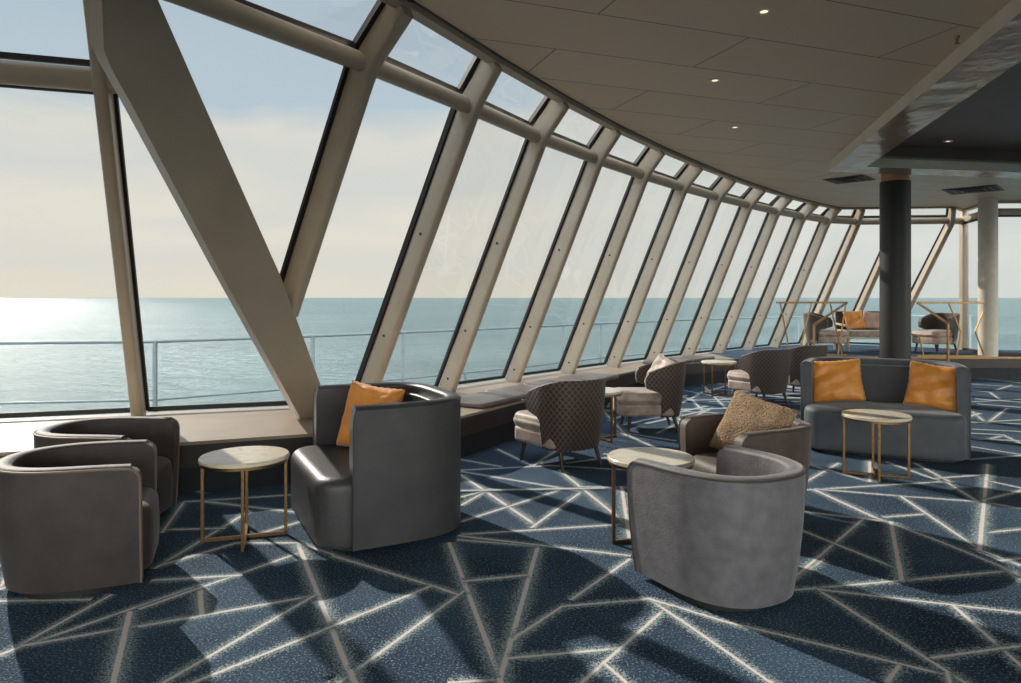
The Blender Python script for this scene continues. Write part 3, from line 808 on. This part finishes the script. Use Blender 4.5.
make_cushion('cushion', 'orange satin cushion at the left end of the slate loveseat', M['orange'], (.49,.43), (3.27,7.02,.665), facing((-.30,-.93,.30), math.radians(5)), .065, 2)
make_cushion('cushion', 'orange satin cushion at the right end of the slate loveseat', M['orange'], (.46,.43), (4.01,6.63,.66), facing((-.55,-.80,.30), math.radians(-7)), .065, 3)
make_cushion('cushion', 'beige nubby cushion leaning in the grey-brown tub armchair', M['boucle'], (.48,.46), (1.66,4.80,.60), facing((-.62,-.70,.52), math.radians(-14)), .08, 4, wr=.003)

# ------------------------------------------------------------ side tables
def make_table(label, loc, rz):
    root = thing('side_table', label, 'table', loc, rz, 'round side tables with brass legs')
    bm = bmesh.new(); r = .265; prof_ = [(0,.494),(r-.006,.494),(r,.499),(r,.516),(r-.006,.522),(0,.522)]
    rings = []
    for rr, z in prof_[1:-1]: rings.append([V((rr*math.cos(2*math.pi*k/64), rr*math.sin(2*math.pi*k/64), z)) for k in range(64)])
    loft(bm, rings); obj('table_top', bm, M['marble'], root)
    bm = bmesh.new(); rings = []
    for rr, z in ((.256,.478),(.258,.478),(.258,.495),(.24,.495),(.24,.478),(.256,.478)): rings.append([V((rr*math.cos(2*math.pi*k/64), rr*math.sin(2*math.pi*k/64), z)) for k in range(64)])
    loft(bm, rings, caps=False); obj('rim', bm, M['brass'], root)
    for k in range(4):
        a = k*math.pi/2; p = V((.243*math.cos(a), .243*math.sin(a), 0))
        bm = bmesh.new(); add_box(bm, p+V((0,0,.2395)), (.02,.02,.477), Matrix.Rotation(a,3,'Z')); bevel(bm,.002,1); obj('leg', bm, M['brass'], root, smooth=False)
    for k in range(2):
        a = k*math.pi/2; bm = bmesh.new(); add_box(bm, (0,0,.012+.0005*k), (.47,.02,.02), Matrix.Rotation(a,3,'Z')); obj('crossbar', bm, M['brass'], root, smooth=False)
    return root
tb = make_table('round cream table beside the left tub armchairs, in front of the window bench', (-1.655,4.36,0), math.radians(18))
dup(tb, (.865,4.32,0), math.radians(13), 'round cream table behind the big grey front armchair')
dup(tb, (3.07,5.88,0), math.radians(-22), 'round cream table in front of the slate loveseat')
dup(tb, (.92,7.42,0), math.radians(30), 'round cream table behind the quilted chair with its back to the viewer')
dup(tb, (3.20,10.75,0), math.radians(50), 'small far round table against the window bench, beside the dark chairs')

# ------------------------------------------------------------ quilted wing chairs
def make_wing(label, loc, rz):
    root = thing('quilted_chair', label, 'chair', loc, rz, 'quilted low chairs with splayed dark legs')
    at, Lt = u_path(.10, .38, .33, -.02, 2.6)
    zt = lambda s: .79-.13*max(0,(abs(s)-.35)/.65)**1.5
    def se(v):
        if v > .72: return 1.0-.05*max(0,(v-.9)/.1)**2
        if v > .45: t = (v-.45)/.27; return .74+.26*t*t*(3-2*t)
        return .74
    bm, grid = shell(at, Lt, .175, zt, .06, se, taper=.05, out=lambda s, v: .03*v*max(0,1-abs(s)*1.2), nv=16)
    obj('backrest', bm, M['quilt'], root, sharp=50)
    bm = soft_block(.64, .57, .185, .32, .10, .03, cx=.07); obj('seat_base', bm, M['velvet_sand'], root)
    bm = soft_block(.65, .56, .315, .445, .10, .05, cx=.075, belly=.012, crown=.015); obj('seat_cushion', bm, M['velvet_sand'], root)
    for sx, sy in ((.25,.22),(.25,-.22),(-.22,.20),(-.22,-.20)):
        bm = bmesh.new(); k = 1.12 if sx > 0 else 1.3
        add_cyl(bm, (sx*k,sy*1.12,0), (sx,sy,.21), .013, .024, n=14); obj('leg', bm, M['leg'], root)
    return root
fD = math.atan2(.86,-.5)
wA = make_wing('quilted brown chair with its back to the viewer, next to the grey leather loveseat', (.46,6.36,0), fD+math.radians(6))
dup(wA, (1.585,8.0,0), math.radians(180), 'quilted brown chair seen from the side, holding a sand cushion')
dup(wA, (3.55,9.95,0), fD, 'dark-backed quilted chair, left of the far pair')
dup(wA, (4.42,10.75,0), fD, 'dark-backed quilted chair, right of the far pair')
dup(wA, (6.38,14.2,ZS), math.atan2(-.55,.84), 'quilted chair on the far platform behind the left brass railing')
dup(wA, (8.52,14.0,ZS), math.atan2(-.35,-.94), 'quilted chair on the far platform next to the cream column')
make_cushion('cushion', 'sand coloured cushion standing in the quilted chair seen from the side', M['velvet_sand'], (.42,.40), (1.70,7.98,.64), facing((-.86,-.28,.42), math.radians(-12)), .06, 7)

# wooden settee on the platform
st = thing('wooden_settee', 'pale wooden settee on the far platform holding two cushions', 'sofa', (7.38,14.55,ZS), math.radians(-90))
bm = soft_block(.60,.94,.30,.42,.05,.04); obj('seat', bm, M['velvet_sand'], st)
bm = bmesh.new(); add_box(bm, (-.30,0,.60), (.06,.96,.42), Matrix.Rotation(math.radians(-8),3,'Y')); bevel(bm,.02); obj('backrest', bm, M['leg'], st)
bm = bmesh.new(); add_box(bm, (0,0,.28), (.62,1.0,.04)); obj('seat_frame', bm, M['palewood'], st, smooth=False)
for sy in (-.5,.5):
    bm = bmesh.new(); add_bar(bm, (-.3,sy,.55), (.3,sy,.52), .04); bevel(bm,.006); obj('armrest', bm, M['palewood'], st)
    for sx in (-.28,.28):
        bm = bmesh.new(); add_bar(bm, (sx*1.08,sy,0), (sx,sy,.53), .034); bevel(bm,.005); obj('leg', bm, M['palewood'], st)
make_cushion('cushion', 'small orange cushion on the pale wooden settee', M['orange'], (.42,.40), (7.18,14.62,ZS+.63), facing((.05,-.95,.3), .08), .06, 11)
make_cushion('cushion', 'dusty pink cushion on the pale wooden settee beside the dark column', M['pink'], (.38,.38), (7.56,14.62,ZS+.62), facing((-.1,-.95,.3), -.1), .06, 12)

# ------------------------------------------------------------ bench pads
def make_pad(label, loc, rz, first=None):
    if first: return dup(first, loc, rz, label)
    bm = soft_block(.76,.56,0,.055,.05,.026,crown=.012); o = obj('bench_pad', bm, M['pad'])
    o.location = loc; o.rotation_euler = (0,0,rz); return tag(o, label, 'cushion', 'flat leather pads on the window bench')
p1 = make_pad('flat leather bench pad nearest the grey leather loveseat', (-.30,7.34,ZS), math.radians(57))
make_pad('second flat leather bench pad along from the grey leather loveseat', (.14,8.02,ZS), math.radians(56), p1)
make_pad('third flat leather bench pad, behind the quilted chair', (.58,8.69,ZS), math.radians(55), p1)
make_pad('fourth flat leather bench pad, right above the quilted chair back', (1.04,9.35,ZS), math.radians(55), p1)
make_pad('far flat leather bench pad, left of the far small table', (2.62,11.72,ZS), math.radians(50), p1)
make_pad('farthest flat leather bench pad, behind the far small table', (3.18,12.32,ZS), math.radians(48), p1)

# ------------------------------------------------------------ brass stair railings on the platform
def bars(name, label, groups):
    root = thing(name, label, 'railing', (groups[0][1][0][0][0], groups[0][1][0][0][1], 0)); o0 = root.location.copy()
    for nm, lst, w in groups:
        for a, b in lst:
            bm = bmesh.new(); add_bar(bm, V(a)-o0, V(b)-o0, w); bevel(bm,.004,1); obj(nm, bm, M['brass'], root, smooth=False)
    return root
d = 13.15
def at_px(x, y, d): return ((x-CX)*d/F, d, H-(y-HY)*d/F)
zt_ = 1.405; zb_ = ZS+.02
def X(x, dd=d): return (x-CX)*dd/F
L_ = X(776); R_ = X(847)
bars('brass_railing', 'brass railing with slanting braces left of the platform steps', [
 ('top_rail', [((L_,d,zt_),(R_,d,zt_))], .035),
 ('handrail', [((R_,d,zt_),(X(814,12.3),12.3,1.02))], .035),
 ('post', [((X(814,12.3),12.3,0),(X(814,12.3),12.3,1.03))], .035),
 ('bottom_rail', [((L_+.2,d,zb_),(R_,d,zb_))], .03),
 ('brace', [((X(780),d,zt_),(X(787.5),d,.70)),((X(787.5),d,.72),(X(787),d,zb_)),((X(811.5),d,zt_),(X(799),d,zb_)),((X(830),d,zt_),(X(842),d,zb_)),((X(846),d,zt_),(X(838),d,zb_))], .024)])
L_ = X(911); R_ = X(982)
bars('brass_railing', 'brass railing with slanting braces right of the platform steps, touching the cream column', [
 ('top_rail', [((L_,d-.2,zt_),(R_,d-.2,zt_))], .035),
 ('handrail', [((L_,d-.2,zt_),(X(948,11.9),11.9,1.06))], .035),
 ('post', [((X(948,11.9),11.9,0),(X(948,11.9),11.9,1.07))], .035),
 ('bottom_rail', [((L_,d-.2,zb_),(X(978),d-.2,zb_))], .03),
 ('brace', [((X(942),d-.2,zt_),(X(954),d-.2,.86)),((X(954),d-.2,.88),(X(950),d-.2,zb_)),((X(980),d-.2,zt_),(X(968),d-.2,.86)),((X(968),d-.2,.88),(X(977),d-.2,zb_)),((X(913),d-.2,.8),(X(917),d-.2,zb_))], .024)])

# ------------------------------------------------------------ ceiling fittings
def ceil_pt(x, y, z): dd = F*(z-H)/(HY-y); return V(((x-CX)*dd/F, dd, z))
def make_down(label, loc):
    r = thing('downlight', label, 'ceiling light', loc, 0, 'recessed ceiling downlights')
    bm = bmesh.new(); rings = [[V((rr*math.cos(2*math.pi*k/32), rr*math.sin(2*math.pi*k/32), z)) for k in range(32)] for rr, z in ((.024,.0),(.026,-.006),(.05,-.008),(.052,-.001),(.052,0))]
    loft(bm, rings, caps=False); obj('rim', bm, M['alu'], r)
    bm = bmesh.new(); add_cyl(bm, (0,0,-.004), (0,0,-.001), .024, n=24); obj('lamp', bm, M['lamp'], r)
    return r
dl = make_down('ceiling downlight nearest the viewer, top centre', ceil_pt(764,11,ZC))
dup(dl, ceil_pt(715,80,ZC), 0, 'ceiling downlight second from the viewer')
dup(dl, ceil_pt(735,127,ZC), 0, 'ceiling downlight third from the viewer, smallest')
dup(dl, ceil_pt(948,141,3.52), 0, 'downlight inside the dark ceiling recess')
def vent(label, loc, s, rz):
    r = thing('ceiling_vent', label, 'vent', loc, rz, 'square ceiling air diffusers')
    for i, k in enumerate((1,.74,.48)):
        bm = bmesh.new(); a = s*k/2; b = a-.05*s; z = -.004-.006*i
        rings = [[V((sx*q,sy*q,zz)) for sx, sy in ((1,1),(-1,1),(-1,-1),(1,-1))] for q, zz in ((a,0),(a,z-.008),(b,z-.002),(b,0))]
        loft(bm, rings, caps=False); obj('louvre', bm, M['recess'], r, smooth=False)
    bm = bmesh.new(); add_box(bm, (0,0,-.003), (s*.94,s*.94,.004)); obj('backing', bm, M['gasket'], r, smooth=False)
vent('dark square ceiling vent left of the dark column', (5.30,10.95,ZC), .58, math.radians(45))
vent('dark square ceiling vent right of the dark column', (7.93,12.0,ZC), .78, math.radians(47))
sp_ = thing('sprinkler', 'small metal ceiling sprinkler beside the recess frame', 'sprinkler', ceil_pt(964,36,ZC)-V((.05,0,0)))
bm = bmesh.new(); add_cyl(bm, (0,0,0), (0,0,-.03), .02, .012, n=16); add_cyl(bm, (0,0,-.03), (0,0,-.05), .006, n=10); obj('body', bm, M['brass'], sp_)
bm = bmesh.new(); add_cyl(bm, (0,0,-.05), (0,0,-.054), .018, n=16); obj('deflector', bm, M['brass'], sp_)

# ------------------------------------------------------------ light
SUN_EL, SUN_AZ = 30.0, 42.0            # azimuth left of the view axis
sd = V((-math.sin(math.radians(SUN_AZ))*math.cos(math.radians(SUN_EL)), math.cos(math.radians(SUN_AZ))*math.cos(math.radians(SUN_EL)), math.sin(math.radians(SUN_EL))))
l = bpy.data.lights.new('sun', 'SUN'); l.energy = 5.0; l.angle = math.radians(.8); l.color = (1,.93,.82)
so = bpy.data.objects.new('sun', l); col.objects.link(so); so.rotation_euler = sd.to_track_quat('Z','Y').to_euler(); so.location = (-20,20,20)

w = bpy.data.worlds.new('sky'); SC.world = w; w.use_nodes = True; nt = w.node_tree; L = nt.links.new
bg = nt.nodes['Background']
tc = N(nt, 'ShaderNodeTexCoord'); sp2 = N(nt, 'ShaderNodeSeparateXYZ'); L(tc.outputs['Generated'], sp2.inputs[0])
mp = N(nt, 'ShaderNodeMapping'); mp.inputs['Scale'].default_value = (1.2,1.2,6.5); L(tc.outputs['Generated'], mp.inputs['Vector'])
no = N(nt, 'ShaderNodeTexNoise', Scale=1.6, Detail=7, Roughness=.55, Distortion=.5); L(mp.outputs[0], no.inputs['Vector'])
ad = N(nt, 'ShaderNodeMath', operation='MULTIPLY_ADD'); L(no.outputs['Fac'], ad.inputs[0]); ad.inputs[1].default_value = .22; L(sp2.outputs[2], ad.inputs[2])
xa = N(nt, 'ShaderNodeMath', operation='MULTIPLY_ADD'); L(sp2.outputs[0], xa.inputs[0]); xa.inputs[1].default_value = -.03; L(ad.outputs[0], xa.inputs[2])
r = ramp(nt, [(0.0, rgb(228,222,208)), (.10, rgb(230,223,206)), (.17, rgb(222,220,210)), (.23, rgb(230,225,212)), (.29, rgb(214,216,212)), (.335, rgb(222,220,212)), (.375, rgb(186,202,212)), (.50, rgb(180,196,208)), (.58, rgb(200,206,210)), (.75, rgb(180,196,210)), (1.0, rgb(170,190,208))])
L(xa.outputs[0], r.inputs['Fac']); mzx = N(nt, 'ShaderNodeMapRange', interpolation_type='SMOOTHSTEP'); L(sp2.outputs[0], mzx.inputs[0])   # thinner, cooler haze away from the sun
mzx.inputs[1].default_value = -.15; mzx.inputs[2].default_value = .35; mzx.inputs[3].default_value = 0; mzx.inputs[4].default_value = .75
mc = N(nt, 'ShaderNodeMix', data_type='RGBA'); L(mzx.outputs[0], mc.inputs[0]); L(r.outputs[0], mc.inputs[6])
n5 = ramp(nt, [(.35, rgb(206,214,213)), (.65, rgb(227,229,222))]); L(no.outputs['Fac'], n5.inputs['Fac']); L(n5.outputs[0], mc.inputs[7])
L(mc.outputs[2], bg.inputs['Color'])
mb = N(nt, 'ShaderNodeMapRange', interpolation_type='SMOOTHSTEP'); L(sp2.outputs[1], mb.inputs[0])   # unseen sky behind the camera, boosted to fill the interior with light
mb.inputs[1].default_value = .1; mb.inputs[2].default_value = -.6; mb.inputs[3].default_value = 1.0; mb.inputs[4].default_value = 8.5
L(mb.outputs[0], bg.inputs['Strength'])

# ------------------------------------------------------------ camera
cam = bpy.data.cameras.new('camera'); co = bpy.data.objects.new('camera', cam); col.objects.link(co)
co.location = (0,0,H); co.rotation_euler = (math.radians(90),0,0)
cam.sensor_width = 36; cam.lens = 36*F/1021; cam.shift_y = -(341.5-HY)/1021; cam.clip_end = 200000; cam.clip_start = .05
SC.camera = co
SC.view_settings.view_transform = 'Standard'; SC.view_settings.look = 'None'
SC.view_settings.exposure = 0.0; SC.view_settings.gamma = 1; SC.view_settings.use_curve_mapping = False
